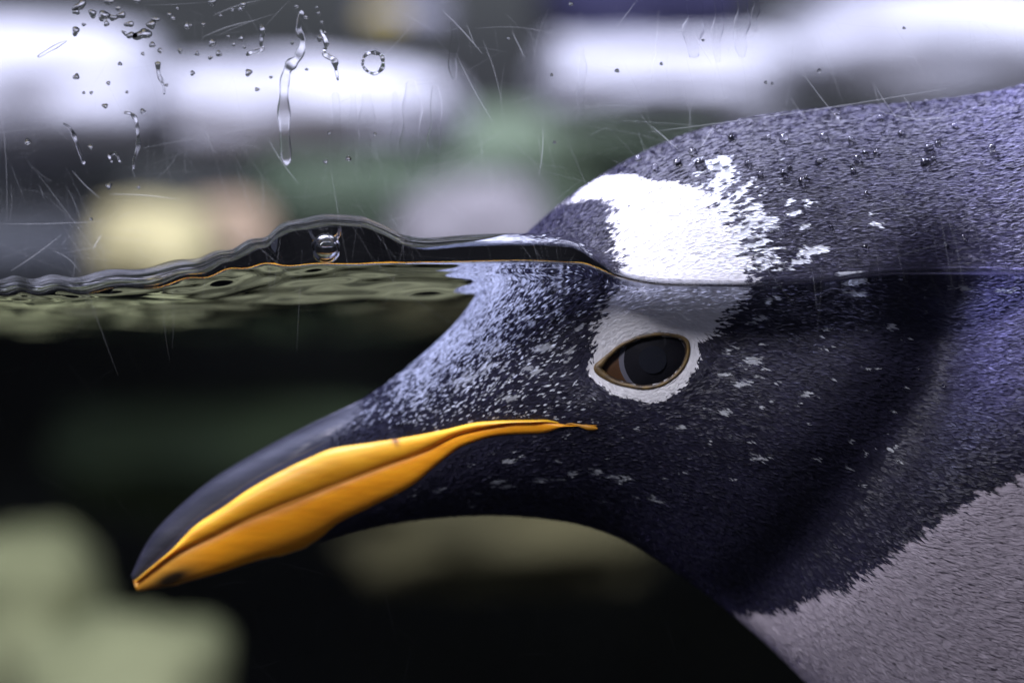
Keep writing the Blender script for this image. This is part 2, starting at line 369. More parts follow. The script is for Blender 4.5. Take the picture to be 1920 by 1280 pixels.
# feathers: one small kite each, rooted in the skin and lying back along the body
def build_feathers():
    nu, ntp = near.shape[:2]
    q = near
    ar = np.linalg.norm(np.cross(q[1:, :-1] - q[:-1, :-1], q[:-1, 1:] - q[:-1, :-1]), axis=-1)
    cx = PX.reshape(nu, ntp, 2)[:-1, :-1]
    prob = ar * (cx[..., 0] > 540) * np.where(cx[..., 0] > 2050, .3, 1) * (cx[..., 0] < 3300)
    n = 260000
    idx = RNG.choice(prob.size, n, p=(prob / prob.sum()).ravel())
    i, j = np.unravel_index(idx, prob.shape); a, b = RNG.random(n), RNG.random(n)
    def samp(F):
        return (F[i, j] * ((1 - a) * (1 - b))[:, None] + F[i + 1, j] * (a * (1 - b))[:, None] + F[i, j + 1] * ((1 - a) * b)[:, None] + F[i + 1, j + 1] * (a * b)[:, None])
    p, nn, dd = samp(near), samp(NRM), samp(DIR)
    yo = yoff[i, j]
    pr = project(p); x, y = pr[:, 0], pr[:, 1]
    keep = np.ones(n, bool)
    e1 = ecurve(E1, np.clip(x, 262, 1062)); e3 = ecurve(E3, np.clip(x, 262, 1062))
    keep &= ~((x < 1066) & (y > e1 - 2) & (y < e3 + 4))
    keep &= ~((y < e1 + 4) & (x < np.interp(y, FB[:, 1], FB[:, 0]) + RNG.normal(0, 12, n) - 16))
    keep &= ~((y > e3) & (x < 585 + RNG.normal(0, 12, n)))
    keep &= ~(in_poly(x, y, ALMOND) | (dist_poly(x, y, ALMOND) < 5))
    side = np.where(RNG.random(n) < .72, 1, -1)             # most of them on the side that shows
    p, nn, dd, x, y, side, yo = p[keep], nn[keep], dd[keep], x[keep], y[keep], side[keep], yo[keep]
    n = len(p)
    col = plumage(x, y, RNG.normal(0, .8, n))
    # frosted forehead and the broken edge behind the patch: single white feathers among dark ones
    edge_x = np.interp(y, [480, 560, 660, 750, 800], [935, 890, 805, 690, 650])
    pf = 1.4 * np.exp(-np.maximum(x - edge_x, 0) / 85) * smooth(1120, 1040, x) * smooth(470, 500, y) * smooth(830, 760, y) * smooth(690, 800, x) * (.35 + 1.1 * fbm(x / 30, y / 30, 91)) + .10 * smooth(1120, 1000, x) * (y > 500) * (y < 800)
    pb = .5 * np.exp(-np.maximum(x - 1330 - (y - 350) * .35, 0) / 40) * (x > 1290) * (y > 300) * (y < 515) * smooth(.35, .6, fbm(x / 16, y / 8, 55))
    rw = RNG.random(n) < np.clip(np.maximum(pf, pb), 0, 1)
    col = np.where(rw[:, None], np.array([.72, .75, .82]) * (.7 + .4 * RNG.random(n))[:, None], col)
    br = in_poly(x, y, BREAST)
    L = np.interp(x, [640, 800, 1100, 1500, 1900, 2300], [10, 12, 13, 15, 18, 40]) * (.75 + .5 * RNG.random(n)) * np.where(br, 1.5, 1)
    near_eye = dist_poly(x, y, ALMOND) < 40
    L = np.where(near_eye, L * .75, L)
    W = np.interp(x, [640, 900, 1500, 1900, 2300], [1.1, 1.4, 1.8, 2.1, 5]) * (.75 + .5 * RNG.random(n))
    L, W = L * S0, W * S0
    dd = dd + RNG.normal(0, .16, (n, 3)); dd -= nn * np.sum(dd * nn, 1)[:, None]; dd /= np.linalg.norm(dd, axis=1)[:, None]
    # round the eye the feathers bend with the lid
    ex, ez = (x - 1210), -(y - 675); ang = np.stack([-ez, np.zeros(n), ex], 1); ang /= np.linalg.norm(ang, axis=1)[:, None] + 1e-9
    sgn = np.sign(np.sum(ang * dd, 1)); k = (np.clip(1 - dist_poly(x, y, ALMOND) / 75, 0, 1) * .9)[:, None]
    dd = dd * (1 - k) + ang * sgn[:, None] * k; dd -= nn * np.sum(dd * nn, 1)[:, None]; dd /= np.linalg.norm(dd, axis=1)[:, None] + 1e-9
    bb = np.cross(nn, dd)
    wht = (col[:, 0] > .3)
    lift = (.05 + np.where(wht, .04, .09) * RNG.random(n)) * L
    roll = RNG.normal(0, 1, n) * np.where(wht, .12, .25) * W
    root = p + nn * (.00002)
    mid = p + dd * (L * .5)[:, None] + nn * (.00006 + lift * .8)[:, None]
    l = mid + bb * W[:, None] + nn * (roll - .2 * W)[:, None]; r = mid - bb * W[:, None] - nn * (roll + .2 * W)[:, None]
    tip = p + dd * L[:, None] + nn * (.00004 + lift)[:, None]
    V = np.stack([root, l, tip, r], 1)
    V[..., 1] *= side[:, None]; V[..., 1] += yo[:, None]
    jitter = np.where(wht, .92 + .14 * RNG.random(n), .7 + .6 * RNG.random(n))[:, None]
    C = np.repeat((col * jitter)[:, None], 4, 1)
    b4 = np.arange(n)[:, None] * 4
    F = np.concatenate([b4 + np.array([[0, 1, 2]]), b4 + np.array([[0, 2, 3]])], 0)
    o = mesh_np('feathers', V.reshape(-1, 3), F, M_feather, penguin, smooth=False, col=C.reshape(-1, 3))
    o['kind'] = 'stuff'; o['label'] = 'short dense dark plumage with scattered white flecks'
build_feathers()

# bill plates, each a raised shell on the bill between two edges, for both sides
TF = np.linspace(0.0, np.pi, 260)
def theta_at(u, E):
    pt, _ = loft(np.full(TF.shape, u), TF); pp = project(pt)
    s = pp[:, 1] - ecurve(E, np.clip(pp[:, 0], E[0, 0], E[-1, 0]))
    k = np.flatnonzero((s[:-1] < 0) & (s[1:] >= 0))
    if len(k) == 0: return TF[0] if s[0] >= 0 else TF[-1]
    k = k[0]; f = s[k] / (s[k] - s[k + 1]); return TF[k] + f * (TF[k + 1] - TF[k])
def shell(name, ua, ub, nu, Ea, Eb, nv_, h, colf, mat, full_top=False, label=None, over=0.0):
    us = np.linspace(ua, ub, nu); v = np.linspace(0, 1, nv_)
    ta = np.array([0.0 if full_top else theta_at(u, Ea) for u in us]); tb = np.array([theta_at(u, Eb) for u in us])
    ta = np.minimum(ta, tb)
    TH = ta[:, None] + (tb - ta)[:, None] * v[None]
    UU_ = np.repeat(us[:, None], nv_, 1)
    p, _ = loft(UU_, TH); e = 1e-3
    pu, _ = loft(UU_ + e, TH); pt, _ = loft(UU_, np.clip(TH + e, 0, np.pi)); pt0, _ = loft(UU_, np.clip(TH - e, 0, np.pi))
    n = np.cross(pt - pt0, pu - p); n /= np.linalg.norm(n, axis=-1, keepdims=True) + 1e-12
    if n[nu // 2, nv_ // 2, 1] > 0: n = -n
    vv = (v * .5 + .5) if full_top else v
    prof = np.clip(1 - np.abs(2 * vv - 1) ** 2.6, 0, 1)
    ends = np.clip((ub - us) / ((ub - ua) * (.22 if full_top else .06)), 0, 1) ** .5
    off = h * prof[None] * ends[:, None] - .00012 * (1 - prof)[None]
    p2 = p + n * off[..., None]
    pr = project(p2.reshape(-1, 3))
    col = colf(pr[:, 0], pr[:, 1], np.repeat(v[None], nu, 0).ravel())
    m = p2.copy(); m[..., 1] *= -1
    if full_top:
        V = np.concatenate([m[:, ::-1][:, :-1], p2], 1); c = col.reshape(nu, nv_, 3); C = np.concatenate([c[:, ::-1][:, :-1], c], 1)
        o = mesh_np(name, V.reshape(-1, 3), grid_faces(nu, V.shape[1]), mat, penguin, col=C.reshape(-1, 3))
    else:
        F = grid_faces(nu, nv_)
        mesh_np(name, m.reshape(-1, 3), F[:, ::-1].copy(), mat, penguin, col=col)
        o = mesh_np(name, p2.reshape(-1, 3), F, mat, penguin, col=col)
    if label: o['label'] = label
    return o
def c_culmen(px, py, v):
    k = smooth(470, 700, px) * smooth(.2, .0, v) * .7 + .22 * smooth(590, 690, px)
    edge = smooth(.86, .97, v) * smooth(300, 420, px)
    c = np.array([.018, .018, .026])[None] * (1 - k)[:, None] + np.array([.34, .34, .36])[None] * k[:, None]
    st = smooth(.5, .7, fbm(px / 40 + py / 60, (px * .55 + py) / 8, 71)) * smooth(520, 650, px) * smooth(.5, .9, v)
    c = c * (1 - st * .7)[:, None] + np.array([.5, .46, .36]) * (st * .7)[:, None]
    return c * (1 - edge * .75)[:, None] + np.array([.60, .45, .20]) * (edge * .75)[:, None]
def c_upper(px, py, v):
    y_ = np.array([.95, .50, .035]); o_ = np.array([.92, .40, .018])
    k = smooth(.1, .9, v)[:, None]
    c = y_ * (1 - k) + o_ * k
    e = (smooth(.9, 1, v))[:, None]; c = c * (1 - e * .35) + np.array([.55, .22, .06]) * e * .35
    far = smooth(840, 960, px)[:, None]; c = c * (1 - far * .35) + np.array([.55, .28, .01]) * far * .35
    nick = (np.exp(-((px - 738 - (py - 815) * .3) / 7) ** 2) * smooth(845, 825, py))[:, None]
    return c * (1 - nick * .85) + np.array([.12, .03, .01]) * nick * .85
def c_lower(px, py, v):
    c = np.array([.95, .37, .012])[None] * np.ones((len(px), 1))
    e = smooth(.16, .0, v)[:, None]; c = c * (1 - e * .7) + np.array([.75, .32, .13]) * e * .7
    t_ = smooth(420, 300, px)[:, None]; c = c * (1 - t_ * .6) + np.array([.62, .34, .06]) * t_ * .6
    spot = (np.exp(-((px - 322) / 38) ** 2 - ((py - 1084 + (px - 322) * .35) / 14) ** 2))[:, None]
    c = c * (1 - np.clip(spot * 1.2, 0, .97)) + np.array([.012, .010, .008]) * np.clip(spot * 1.2, 0, .97)
    b_ = smooth(.94, 1, v)[:, None]
    return c * (1 - b_ * .5) + np.array([.30, .09, .01]) * b_ * .5
shell('culmen', 0.02, 4.93, 150, E1, E1, 26, .00035, c_culmen, M_culmen, full_top=True, label='dark horny ridge of the upper bill')
shell('upper_mandible', 0.15, 8.85, 220, E1, E2, 22, .0010, c_upper, M_bill, label='yellow-orange side plate of the upper bill')
shell('lower_mandible', 0.05, 9.62, 240, E2, E3, 26, .0005, c_lower, M_bill, label='orange side plate of the lower bill')

# raised small pieces that follow the skin: found by looking for the skin under a pixel
from mathutils.bvhtree import BVHTree
bvh = BVHTree.FromPolygons([Vector(v) for v in nf.tolist()], grid_faces(len(U1), len(TH1)).tolist())
CAMV = Vector((0, -CAM_D, 0))
def skin(px, py):
    d = (P(px, py, 0) - CAMV).normalized(); h = bvh.ray_cast(CAMV, d)
    return (h[0], h[1] if h[1].y < 0 else -h[1]) if h[0] is not None else (P(px, py, -.02), Vector((0, -1, 0)))
def both(name, V, F, mat, parent=penguin, label=None):
    V = np.asarray([tuple(v) for v in V]); m = V.copy(); m[:, 1] *= -1
    twin = FARTWIN.get(parent.name, parent)
    o2 = mesh_np(name, m, [list(f[::-1]) for f in F], mat, twin)
    o = mesh_np(name, V, [list(f) for f in F], mat, parent)
    FARTWIN[o.name] = o2
    if label: o['label'] = label
    return o
FARTWIN = {}
EYE_REF = skin(1215, 677)
def dome(name, cx, cy, radf, h, base, mat, parent=penguin, rings=14, seg=72, label=None, k=2.0):
    """low dome of outline radf(angle) about a pixel, standing `base` above the skin plane at its centre"""
    V = []; F = []; c, n = EYE_REF
    def pl(px, py):
        q = P(px, py, c.y); q.y = c.y - (n.x * (q.x - c.x) + n.z * (q.z - c.z)) / n.y; return q
    for r in range(rings + 1):
        q = r / rings
        for s in range(seg):
            a = 2 * math.pi * s / seg; R = radf(a) * q
            p = pl(cx + R * math.cos(a), cy + R * math.sin(a)); p = p + n * (base + h * (1 - q ** k)); V.append(p)
    for r in range(rings):
        for s in range(seg): F.append((r * seg + s, r * seg + (s + 1) % seg, (r + 1) * seg + (s + 1) % seg, (r + 1) * seg + s))
    return both(name, V, F, mat, parent, label)
def almond_r(cx, cy, sc=1.0):
    pts = np.array(ALMOND, float)
    def f(a):
        dx, dy = math.cos(a), math.sin(a); best = 0
        for i in range(len(pts)):
            x1, y1 = pts[i] - (cx, cy); x2, y2 = pts[(i + 1) % len(pts)] - (cx, cy)
            ex, ey = x2 - x1, y2 - y1; den = dx * ey - dy * ex
            if abs(den) < 1e-9: continue
            t_ = (x1 * ey - y1 * ex) / den; u_ = (x1 * dy - y1 * dx) / den
            if t_ > 0 and -1e-6 <= u_ <= 1 + 1e-6: best = max(best, t_)
        return best * sc
    return f
ra = almond_r(1215, 677, 1.03); rb2 = almond_r(1223, 675, 1.02)
eye = dome('eye', 1215, 677, ra, .0004, -.0012, M_sclera, label='dark brown eye inside a pale feather ring')
dome('nictitating_membrane', 1223, 675, lambda a: min(rb2(a), 64), .0007, -.0009, M_membrane, eye)
rc = almond_r(1226, 675, 1.015)
dome('iris', 1226, 675, lambda a: min(rc(a), 60), .0011, -.0008, M_iris, eye)
dome('pupil', 1224, 674, lambda a: 26, .0001, .00025, M_pupil, eye)
def tube_on_skin(name, pts, rad, mat, parent, closed, lift=.0002, seg=8, label=None):
    V = []; F = []; n = len(pts)
    sk = [skin(*p) for p in pts]
    for i in range(n):
        c, nn = sk[i]; a = sk[(i - 1) % n if closed else max(i - 1, 0)][0]; b = sk[(i + 1) % n if closed else min(i + 1, n - 1)][0]
        tdir = (b - a).normalized(); bi = tdir.cross(nn).normalized(); nn = bi.cross(tdir).normalized()
        if nn.y > 0: nn = -nn
        r = rad(i / n) if callable(rad) else rad
        for s in range(seg):
            an = 2 * math.pi * s / seg; V.append(c + nn * (lift + r * .8 * math.sin(an)) + bi * (r * math.cos(an)))
    for i in range(n if closed else n - 1):
        for s in range(seg): F.append((i * seg + s, i * seg + (s + 1) % seg, ((i + 1) % n) * seg + (s + 1) % seg, ((i + 1) % n) * seg + s))
    return both(name, V, F, mat, parent, label)
def closed_smooth(pts, n):
    pts = np.array(pts, float); m = len(pts); u = np.linspace(0, m, n, endpoint=False); k = u.astype(int); t_ = (u - k)[:, None]
    p0, p1, p2, p3 = pts[(k - 1) % m], pts[k], pts[(k + 1) % m], pts[(k + 2) % m]
    return .5 * (2*p1 + (p2-p0)*t_ + (2*p0-5*p1+4*p2-p3)*t_**2 + (3*p1-p0-3*p2+p3)*t_**3)
tube_on_skin('eyelid', closed_smooth(ALMOND, 110).tolist(), lambda f: S0 * (3.2 + 4.5 * math.exp(-((f if f < .5 else f - 1) / .09) ** 2)), M_lid, eye, True, lift=.0001)
# the fleshy corner of the gape
gp = [(1062,794),(1072,793),(1082,795),(1092,798),(1102,800),(1112,801),(1121,802)]
gr = [1, 1.6, 2, 3.5, 5.5, 5, 1.5]
tube_on_skin('gape_corner', gp, lambda f: S0 * gr[min(int(f * len(gp) + .01), 6)], principled('ochre_gape', (.45, .20, .01), rough=.5), penguin, False, lift=.0002, label='small ochre fleshy spot behind the gape')

# ------------------------------------------------------------------ things behind, out of focus
def blob(name, px0, px1, py0, py1, y, depth, mat, label, cat, group=None, rough=.18, seed=0, box=.35, sub=4, parts=None):
    """an irregular lump filling a pixel box at depth y"""
    c = P((px0 + px1) / 2, (py0 + py1) / 2, y); a = P(px0, py0, y); b = P(px1, py1, y)
    hx, hz = abs(b.x - a.x) / 2, abs(b.z - a.z) / 2
    bm = bmesh.new(); bmesh.ops.create_icosphere(bm, subdivisions=sub, radius=1)
    for v in bm.verts:
        p = v.co.copy(); m_ = max(abs(p.x), abs(p.y), abs(p.z)); p = p.lerp(p / m_ * .92, box)
        d = mnoise.fractal(v.co * 1.6 + Vector((seed * 7.3, seed, 3)), 1.0, 2.0, 4) * rough
        p *= 1 + d; v.co = Vector((p.x * hx, p.y * depth / 2, p.z * hz))
    me = bpy.data.meshes.new(name); bm.to_mesh(me); bm.free()
    me.polygons.foreach_set('use_smooth', np.ones(len(me.polygons), dtype=bool))
    me.materials.append(mat); o = bpy.data.objects.new(name, me); COL.objects.link(o); o.location = c
    return tag(o, label, cat, group)
M_snow = principled('packed_snow', noise=((7, 7, 7), (.34, .345, .38), (.50, .50, .54)), rough=.8)
M_green = principled('moss_rock', noise=((6, 6, 6), (.05, .08, .045), (.13, .17, .11)), rough=.9)
M_tan = principled('tan_rock', noise=((7, 7, 7), (.17, .15, .07), (.28, .25, .12)), rough=.9)
M_brown = principled('ochre_rock', noise=((7, 7, 7), (.16, .11, .06), (.27, .20, .13)), rough=.9)
M_mauve = principled('mauve_rock', noise=((6, 6, 6), (.08, .08, .08), (.15, .14, .145)), rough=.9)
M_slate = principled('slate_rock', noise=((6, 6, 6), (.05, .055, .065), (.12, .13, .14)), rough=.9)
M_night = principled('blue_black_rock', noise=((6, 6, 6), (.006, .006, .02), (.018, .017, .055)), rough=.9)
M_algae = principled('algae_rock', noise=((6, 6, 6), (.07, .08, .02), (.27, .27, .11)), rough=.9)
M_olive = principled('olive_rock', noise=((7, 7, 7), (.05, .045, .014), (.13, .11, .035)), rough=.9)
M_deep = principled('dark_green_rock', noise=((7, 7, 7), (.02, .034, .012), (.07, .10, .035)), rough=.9)
blob('snow_ledge', -260, 340, 45, 305, 1.75, .35, M_snow, 'wide rounded bank of snow at the far left of the rock wall', 'snow bank', seed=1)
blob('snow_ledge', 300, 880, 130, 292, 1.7, .3, M_snow, 'low snow slab between the rounded bank and the mossy rock', 'snow bank', seed=2, box=.5)
blob('snow_ledge', 985, 1500, 88, 228, 1.75, .3, M_snow, 'level snow slab right of the mossy rock', 'snow bank', seed=3, box=.6)
blob('snow_ledge', 1420, 2250, 0, 205, 1.95, .4, M_snow, 'tall bright snow mound behind the penguin', 'snow bank', seed=4, box=.5)
blob('green_rock', 470, 1340, 205, 520, 2.05, .3, M_green, 'dull green mossy rock below the snow slabs', 'rock', seed=5, box=.6)
blob('tan_rock', 175, 420, 375, 560, 1.45, .14, M_tan, 'pale tan rock standing at the waterline', 'rock', seed=6)
blob('ochre_rock', 350, 520, 365, 540, 1.6, .14, M_brown, 'ochre rock beside the pale tan rock', 'rock', seed=7)
blob('mauve_rock', 740, 1040, 335, 520, 1.5, .16, M_mauve, 'grey mauve rock beside the penguin forehead', 'rock', seed=8)
blob('slate_rock', -300, 280, 300, 560, 1.85, .3, M_slate, 'slate grey rock under the rounded snow bank', 'rock', seed=9, box=.5)
blob('blue_black_rock', 1010, 1400, -120, 110, 2.15, .2, M_night, 'blue-black rock above the level snow slab', 'rock', seed=10, box=.5)
perch = blob('yellow_tipped_float', 672, 850, 4, 44, 1.6, .03, principled('pale_plastic', (.22, .22, .26), rough=.6), 'small pale float with a yellow end hanging above the pool', 'float', seed=11, rough=.1)
yb = blob('tip', 676, 775, 16, 49, 1.6, .034, principled('yellow_plastic', (.28, .22, .03), rough=.6), None, None, seed=12, rough=.1); yb.parent = perch; yb.location = yb.location - perch.location
blob('algae_rock', -160, 190, 975, 1420, 1.1, .2, M_algae, 'pale algae-covered rock under water, tall one', 'rock', seed=13)
blob('algae_rock', 40, 430, 1150, 1500, 1.0, .2, M_algae, 'pale algae-covered rock under water, low one before the tall one', 'rock', seed=14)
blob('olive_rock', 640, 1230, 905, 1105, 1.3, .2, M_olive, 'dim olive rock under water below the penguin chin', 'rock', seed=15)
blob('dark_green_rock', 60, 900, 740, 985, 1.8, .25, M_deep, 'dark green rock deep under water behind the bill', 'rock', seed=16)

# ------------------------------------------------------------------ pane, scratches, drops
pane = empty('glass_pane', (0, YG, 0)); tag(pane, 'scratched wet clear pane of the pool in front of the penguin', 'glass pane')
def box_np(x0, x1, y0, y1, z0, z1):
    v = [(x, y, z) for x in (x0, x1) for y in (y0, y1) for z in (z0, z1)]
    return np.array(v), [[0, 1, 3, 2], [4, 6, 7, 5], [0, 4, 5, 1], [2, 3, 7, 6], [0, 2, 6, 4], [1, 5, 7, 3]]
bv_, bf_ = box_np(-.6, .6, -.012, -.0002, -.45, .35)
mesh_np('sheet', bv_, bf_, M_glass, pane, smooth=False)
m, nt, out = new_mat('scratch'); tr = nt.nodes.new('ShaderNodeBsdfTransparent'); df = nt.nodes.new('ShaderNodeBsdfTranslucent'); d2 = nt.nodes.new('ShaderNodeBsdfDiffuse')
df.inputs[0].default_value = d2.inputs[0].default_value = (.9, .92, .95, 1); ad = nt.nodes.new('ShaderNodeAddShader'); nt.links.new(df.outputs[0], ad.inputs[0]); nt.links.new(d2.outputs[0], ad.inputs[1])
at = nt.nodes.new('ShaderNodeAttribute'); at.attribute_name = 'col'; mx = nt.nodes.new('ShaderNodeMixShader'); nt.links.new(at.outputs['Fac'], mx.inputs[0]); nt.links.new(tr.outputs[0], mx.inputs[1]); nt.links.new(ad.outputs[0], mx.inputs[2]); nt.links.new(mx.outputs[0], out.inputs[0])
M_scratch = m
SV, SF, SC = [], [], []
def scratch(pts, wpx, a):
    n = len(pts); b = len(SV)
    for i, (x, y) in enumerate(pts):
        x0, y0 = pts[max(i - 1, 0)]; x1, y1 = pts[min(i + 1, n - 1)]; L = math.hypot(x1 - x0, y1 - y0) + 1e-6
        nx, ny = -(y1 - y0) / L, (x1 - x0) / L; f = math.sin(math.pi * (i + .5) / n) ** .5
        for s in (-1, 1):
            p = P(x + nx * s * wpx * .5 * f, y + ny * s * wpx * .5 * f, YG + .0003); SV.append(tuple(p - pane.location)); SC.append(a * (.35 + .65 * f))
    for i in range(n - 1): SF.append([b + 2 * i, b + 2 * i + 1, b + 2 * i + 3, b + 2 * i + 2])
def arc(x0, y0, x1, y1, bend, n=9):
    L = math.hypot(x1 - x0, y1 - y0) + 1e-6; nx, ny = -(y1 - y0) / L, (x1 - x0) / L
    return [(x0 + (x1 - x0) * t + nx * bend * math.sin(math.pi * t), y0 + (y1 - y0) * t + ny * bend * math.sin(math.pi * t)) for t in np.linspace(0, 1, n)]
for a_ in [(1215,248,1780,165,4,2.0,.55),(1643,207,1840,196,22,2.4,.7),(1300,60,1335,120,2,1.6,.4),(1220,235,1275,283,0,2.2,.6),(1340,235,1315,275,0,2,.6),(1500,130,1590,245,2,1.6,.5),(1640,160,1690,232,2,1.8,.5),(1690,175,1725,225,0,1.8,.5),
           (1480,180,1515,232,0,1.5,.4),(1638,160,1650,205,0,1.5,.4),(830,20,905,102,-2,2.0,.5),(875,45,890,85,0,1.6,.4),(855,100,925,230,3,1.8,.4),(905,75,940,190,-4,1.5,.35),(960,60,985,110,0,1.8,.5),(500,255,560,345,3,1.8,.4),(205,364,335,374,-3,2.2,.4),
           (135,320,188,372,2,2.0,.35),(20,508,115,440,2,2.0,.35),(0,420,200,414,2,2.0,.3),(100,470,150,510,-6,2,.3),(175,465,190,440,0,4,.35),(1010,330,1018,240,3,1.8,.5),(1150,60,1195,0,0,1.6,.35),(1220,160,1235,20,2,1.8,.4),(400,30,490,0,-4,2.4,.25),(380,70,480,38,-4,3,.25)]:
    scratch(arc(*a_[:5]), a_[5] * .8, a_[6] * .36)
for k in range(1150):
    x = random.uniform(-50, 1960); y = random.choice([random.uniform(0, 520)] * 3 + [random.uniform(520, 1280)])
    L = random.choice([random.uniform(20, 90), random.uniform(60, 260)]); a_ = random.choice([random.uniform(40, 75), random.uniform(75, 100), random.uniform(-25, 15), random.uniform(0, 180)])
    dx, dy = L * math.cos(math.radians(a_)), L * math.sin(math.radians(a_))
    scratch(arc(x, y, x + dx, y + dy, random.gauss(0, L * .03)), random.uniform(.6, 1.3), random.choice([.012, .02, .03, .045, .07]) * (1 if y < 500 else .07))
so = mesh_np('scratches', SV, SF, M_scratch, pane, smooth=False, col=np.repeat(np.array(SC)[:, None], 3, 1)); so['kind'] = 'stuff'

def face_air(o):
    me = o.data
    bm = bmesh.new(); bm.from_mesh(me); ys = min(v.co.y for v in bm.verts) + 1e-7
    for f in bm.faces:
        back = all(v.co.y < ys for v in f.verts); f.normal_update()
        if (f.normal.y > 0) == back: f.normal_flip()
        f.smooth = not back
    bm.to_mesh(me); bm.free()
def drop_mesh(outline, h, rings=5, seg=24):
    """flat-backed lens of water; outline(angle) in metres; dome towards +y"""
    V = []; F = []
    for r in range(rings + 1):
        q = math.sin(r / rings * math.pi / 2); hh = h * math.cos(r / rings * math.pi / 2)
        for s in range(seg):
            a = 2 * math.pi * s / seg; R = outline(a) * max(q, .02); V.append((R * math.cos(a), hh, R * math.sin(a)))
    for r in range(rings):
        for s in range(seg): F.append([r * seg + s, (r + 1) * seg + s, (r + 1) * seg + (s + 1) % seg, r * seg + (s + 1) % seg])
    F.append([s for s in range(seg)])
    b = len(V); V += [V[rings * seg + s] for s in range(seg)]; F.append([b + s for s in range(seg)][::-1])      # flat back on the pane
    return np.array(V), F
def glass_drop(px, py, rx, ry, label, rot=0, group='droplets on the pane', lump=.15):
    ph = [random.uniform(0, 6.28) for _ in range(3)]
    def f(a):
        a2 = a - rot; e = 1 / math.hypot(math.cos(a2) / rx, math.sin(a2) / ry)
        return e * S0 * (1 + lump * math.sin(2 * a + ph[0]) * .5 + lump * math.sin(3 * a + ph[1]))
    V, F = drop_mesh(f, min(rx, ry) * S0 * .38)
    o = mesh_np('water_droplet', V, F, M_drop); face_air(o); o.location = P(px, py, YG + .00005)
    return tag(o, label, 'droplet', group)
BIG = [(150,10,14,7,.5),(143,22,6,5,0),(205,3,9,5,0),(174,25,6,9,.5),(195,29,11,9,.2),(212,33,9,5,0),(228,28,8,6,.3),(200,44,5,5,0),(268,64,17,9,.2),(247,66,9,6,0),(234,62,7,3,-.8),(284,46,9,7,0),(292,37,8,4,0),(286,84,6,5,0),(142,58,6,9,0),(157,46,4,3,0),(243,45,9,5,0),(222,16,5,4,0),(258,2,7,4,0)]
for b in BIG: glass_drop(b[0], b[1], b[2], b[3], ('long plump' if b[2] > 1.4 * b[3] else 'tall narrow' if b[3] > 1.2 * b[2] else 'round plump') + (' and large' if max(b[2], b[3]) > 8 else '') + ' clear droplet clinging to the pane above the rounded snow bank', b[4], 'plump droplets above the snow bank')
SM = [(325,34,4),(318,28,4),(333,16,3),(398,4,7),(456,9,5),(450,17,4),(436,18,3),(414,29,3),(381,46,4),(350,49,5),(357,48,3),(398,80,6),(369,100,4),(410,100,5),(394,108,4),(361,137,4),(225,120,4),(143,144,6),(203,156,4),(197,199,5),(268,209,5),(52,266,6),(170,275,5),(238,173,3),(157,174,3),(171,174,3),(466,136,6),(452,72,4),(458,88,3),(482,168,4),(508,145,3),(575,130,3),(603,42,3),(597,25,4),(609,61,3),(600,72,5),(594,14,3),(556,12,4),(573,32,4),(548,80,3),(617,250,3),(653,297,5),(703,252,3),(610,303,4),(204,348,5),(260,350,3),(170,410,3),(1157,133,4),(1436,155,3),(1448,157,3),(1536,133,4),(1695,53,3),(1240,120,3),(1318,75,3),(1034,141,3),(1070,8,4),(953,72,3),(1040,267,3),(300,95,4),(338,95,4),(428,68,3),(438,83,3),(268,101,3),(312,160,3)]
def where(x, y):
    if y > 330: return 'over the slate grey rock'
    if x < 335 and y > 50: return 'over the rounded snow bank'
    if x < 640 and y < 115: return 'over the dark gap beside the rounded snow bank'
    if x < 900: return 'over the low snow slab'
    if x < 1300: return 'over the level snow slab'
    return 'over the tall snow mound behind the penguin'
for x, y, r in SM: glass_drop(x, y, r, r * random.uniform(.8, 1.2), 'tiny water bead on the pane ' + where(x, y), 0, 'tiny beads on the pane ' + where(x, y))
def streak(pts, wid, label, hfac=.32, name='water_streak'):
    n0 = len(pts); pts = np.array(pts, float); n = (n0 - 1) * 7 + 1; u = np.linspace(0, n0 - 1, n)
    X = catmull(pts[:, 0], u); Y = catmull(pts[:, 1], u); Wd = np.maximum(catmull(wid, u), .6) * (1 + .18 * np.sin(u * 5.1 + pts[0, 0]))
    c0 = P(X[0], Y[0], YG); V = []; F = []; seg = 15
    for i in range(n):
        tx, ty = X[min(i + 1, n - 1)] - X[max(i - 1, 0)], Y[min(i + 1, n - 1)] - Y[max(i - 1, 0)]; L = math.hypot(tx, ty) + 1e-9; nx, ny = -ty / L, tx / L
        e = 1.0 if 0 < i < n - 1 else .15
        for s in range(seg):
            q = math.cos(math.pi * s / (seg - 1)); hh = min(1, 1.6 * math.sin(math.pi * s / (seg - 1)))
            p = P(X[i] + nx * q * Wd[i] / 2 * e, Y[i] + ny * q * Wd[i] / 2 * e, YG + .00005); p.y += min(Wd[i] * S0 * hfac, .0009) * hh * e; V.append(tuple(p - c0))
    for i in range(n - 1):
        for s in range(seg - 1): F.append([i * seg + s, i * seg + s + 1, (i + 1) * seg + s + 1, (i + 1) * seg + s])
    b = len(V)
    for i in range(n): V += [V[i * seg], V[i * seg + seg - 1]]
    for i in range(n - 1): F.append([b + 2 * i, b + 2 * i + 2, b + 2 * i + 3, b + 2 * i + 1])               # flat back on the pane
    o = mesh_np(name, np.array(V), F, M_drop); face_air(o); o.location = c0
    return tag(o, label, 'water streak', 'wet streaks running down the pane')
streak([(566,20),(560,55),(568,75),(560,105),(545,122),(535,145),(532,190),(534,250),(538,310)], [8,12,10,16,20,16,20,22,14], 'long crooked rivulet running down the pane across the low snow slab', .05)
streak([(600,55),(612,80),(608,100),(626,112),(630,130),(634,152)], [5,9,8,13,7,4], 'short crooked rivulet beside the long one on the pane', .22)
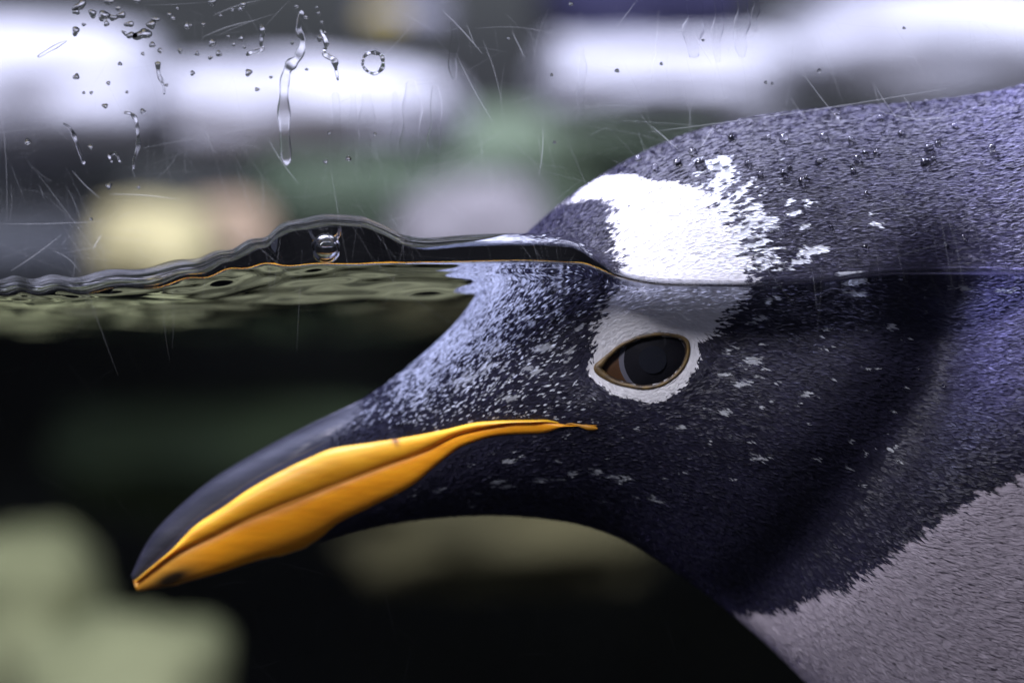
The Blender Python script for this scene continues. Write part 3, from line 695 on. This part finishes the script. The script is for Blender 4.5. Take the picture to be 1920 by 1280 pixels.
streak([(488,45),(493,60),(489,80),(492,92),(470,98),(462,104)], [5,9,6,7,9,5], 'hooked trickle of water left of the long rivulet', .22)
streak([(232,212),(245,214),(255,225),(258,245),(259,270),(252,300),(250,318)], [4,7,8,6,8,6,4], 'thin hooked trickle across the rounded snow bank', .12)
streak([(118,232),(132,242),(140,258),(148,280),(158,308)], [3,5,8,6,8], 'slanting trickle low on the rounded snow bank', .08)
streak([(70,108),(95,93),(126,76)], [4,8,4], 'straight wet dash on the pane over the snow bank', .08)
streak([(296,115),(298,140),(306,160),(308,178)], [10,8,5,3], 'small forked drip between the two left snow banks', .2)
streak([(210,305),(205,292),(218,288),(225,305)], [4,6,5,5], 'tiny arched trickle at the foot of the snow bank', .15)
RG = [(680,116),(684,104),(697,98),(712,101),(718,112),(716,128),(704,138),(690,134),(681,124),(680,116)]
streak(RG, [5,6,8,7,7,8,6,5,5,5], 'ring-shaped ridge of water on the dark part of the pane', .4)
for i, (x, y0, y1, w_) in enumerate([(686,140,340,26),(628,170,350,18),(770,150,330,34),(815,160,330,22),(660,150,310,14),(740,170,320,14),(1300,-10,110,34),(1345,-10,120,18),(1390,-10,110,26),(1415,-10,60,12),(1090,90,215,14),(850,40,150,16)]):
    streak([(x, y0), (x + 3, (y0 * 2 + y1) / 3), (x - 2, (y0 + 2 * y1) / 3), (x + 2, y1)], [w_ * .6, w_, w_, w_ * .4], 'broad faint run of water ' + where(x, 200), .0018)

# beads of water on the plumage
BEADS = [(1742,284,8),(1735,310,8),(1750,302,5),(1758,273,5),(1860,282,7),(1608,303,7),(1622,290,5),(1600,325,5),(1597,315,4),(1535,308,6),(1547,300,4),(1503,343,6),(1512,336,4),(1470,328,6),(1480,318,4),(1642,290,5),(1596,268,6),(1570,223,6),(1650,227,6),(1470,265,8),(1545,262,7),(1300,290,7),(1314,313,9),(1343,310,7),(1360,314,6),(1403,310,6),(1372,265,6),(1200,302,6),(1230,318,6),(1272,310,7),(1558,428,4),(1622,465,5),(1605,478,3),(1772,457,3),(1807,445,4),(1735,585,3),(1733,558,2),(1720,690,2),(1770,723,3),(1624,365,4),(1690,255,6),(1790,240,5),(1425,330,5),(1440,262,5)]
for x, y, r in BEADS:
    c, n = skin(x, y); bm = bmesh.new(); bmesh.ops.create_icosphere(bm, subdivisions=3, radius=r * S0 * 1.15)
    for v in bm.verts: v.co.y *= .85
    me = bpy.data.meshes.new('water_bead'); bm.to_mesh(me); bm.free(); me.polygons.foreach_set('use_smooth', np.ones(len(me.polygons), dtype=bool)); me.materials.append(M_bead)
    o = bpy.data.objects.new('water_bead', me); COL.objects.link(o); o.location = c + n * (r * S0 * .55 + .0002)
    wh = 'under the waterline on the neck' if y > 515 else 'just above the waterline on the neck' if y > 380 else 'on the crown beside the white patch' if x < 1450 else 'high on the dark nape'
    sz = 'plump round' if r >= 7 else 'small round' if r >= 5 else 'tiny'
    tag(o, sz + ' bead of water ' + wh, 'water bead', sz + ' water beads ' + wh)
# bubble caught under the swell
bm = bmesh.new(); bmesh.ops.create_uvsphere(bm, u_segments=48, v_segments=24, radius=26 * S0)
me = bpy.data.meshes.new('air_bubble'); bm.to_mesh(me); bm.free(); me.polygons.foreach_set('use_smooth', np.ones(len(me.polygons), dtype=bool)); me.materials.append(M_bubble)
o = bpy.data.objects.new('air_bubble', me); COL.objects.link(o); o.location = P(611, 466, YG + .0026)
tag(o, 'shiny round air bubble under the dark swell of water', 'air bubble')
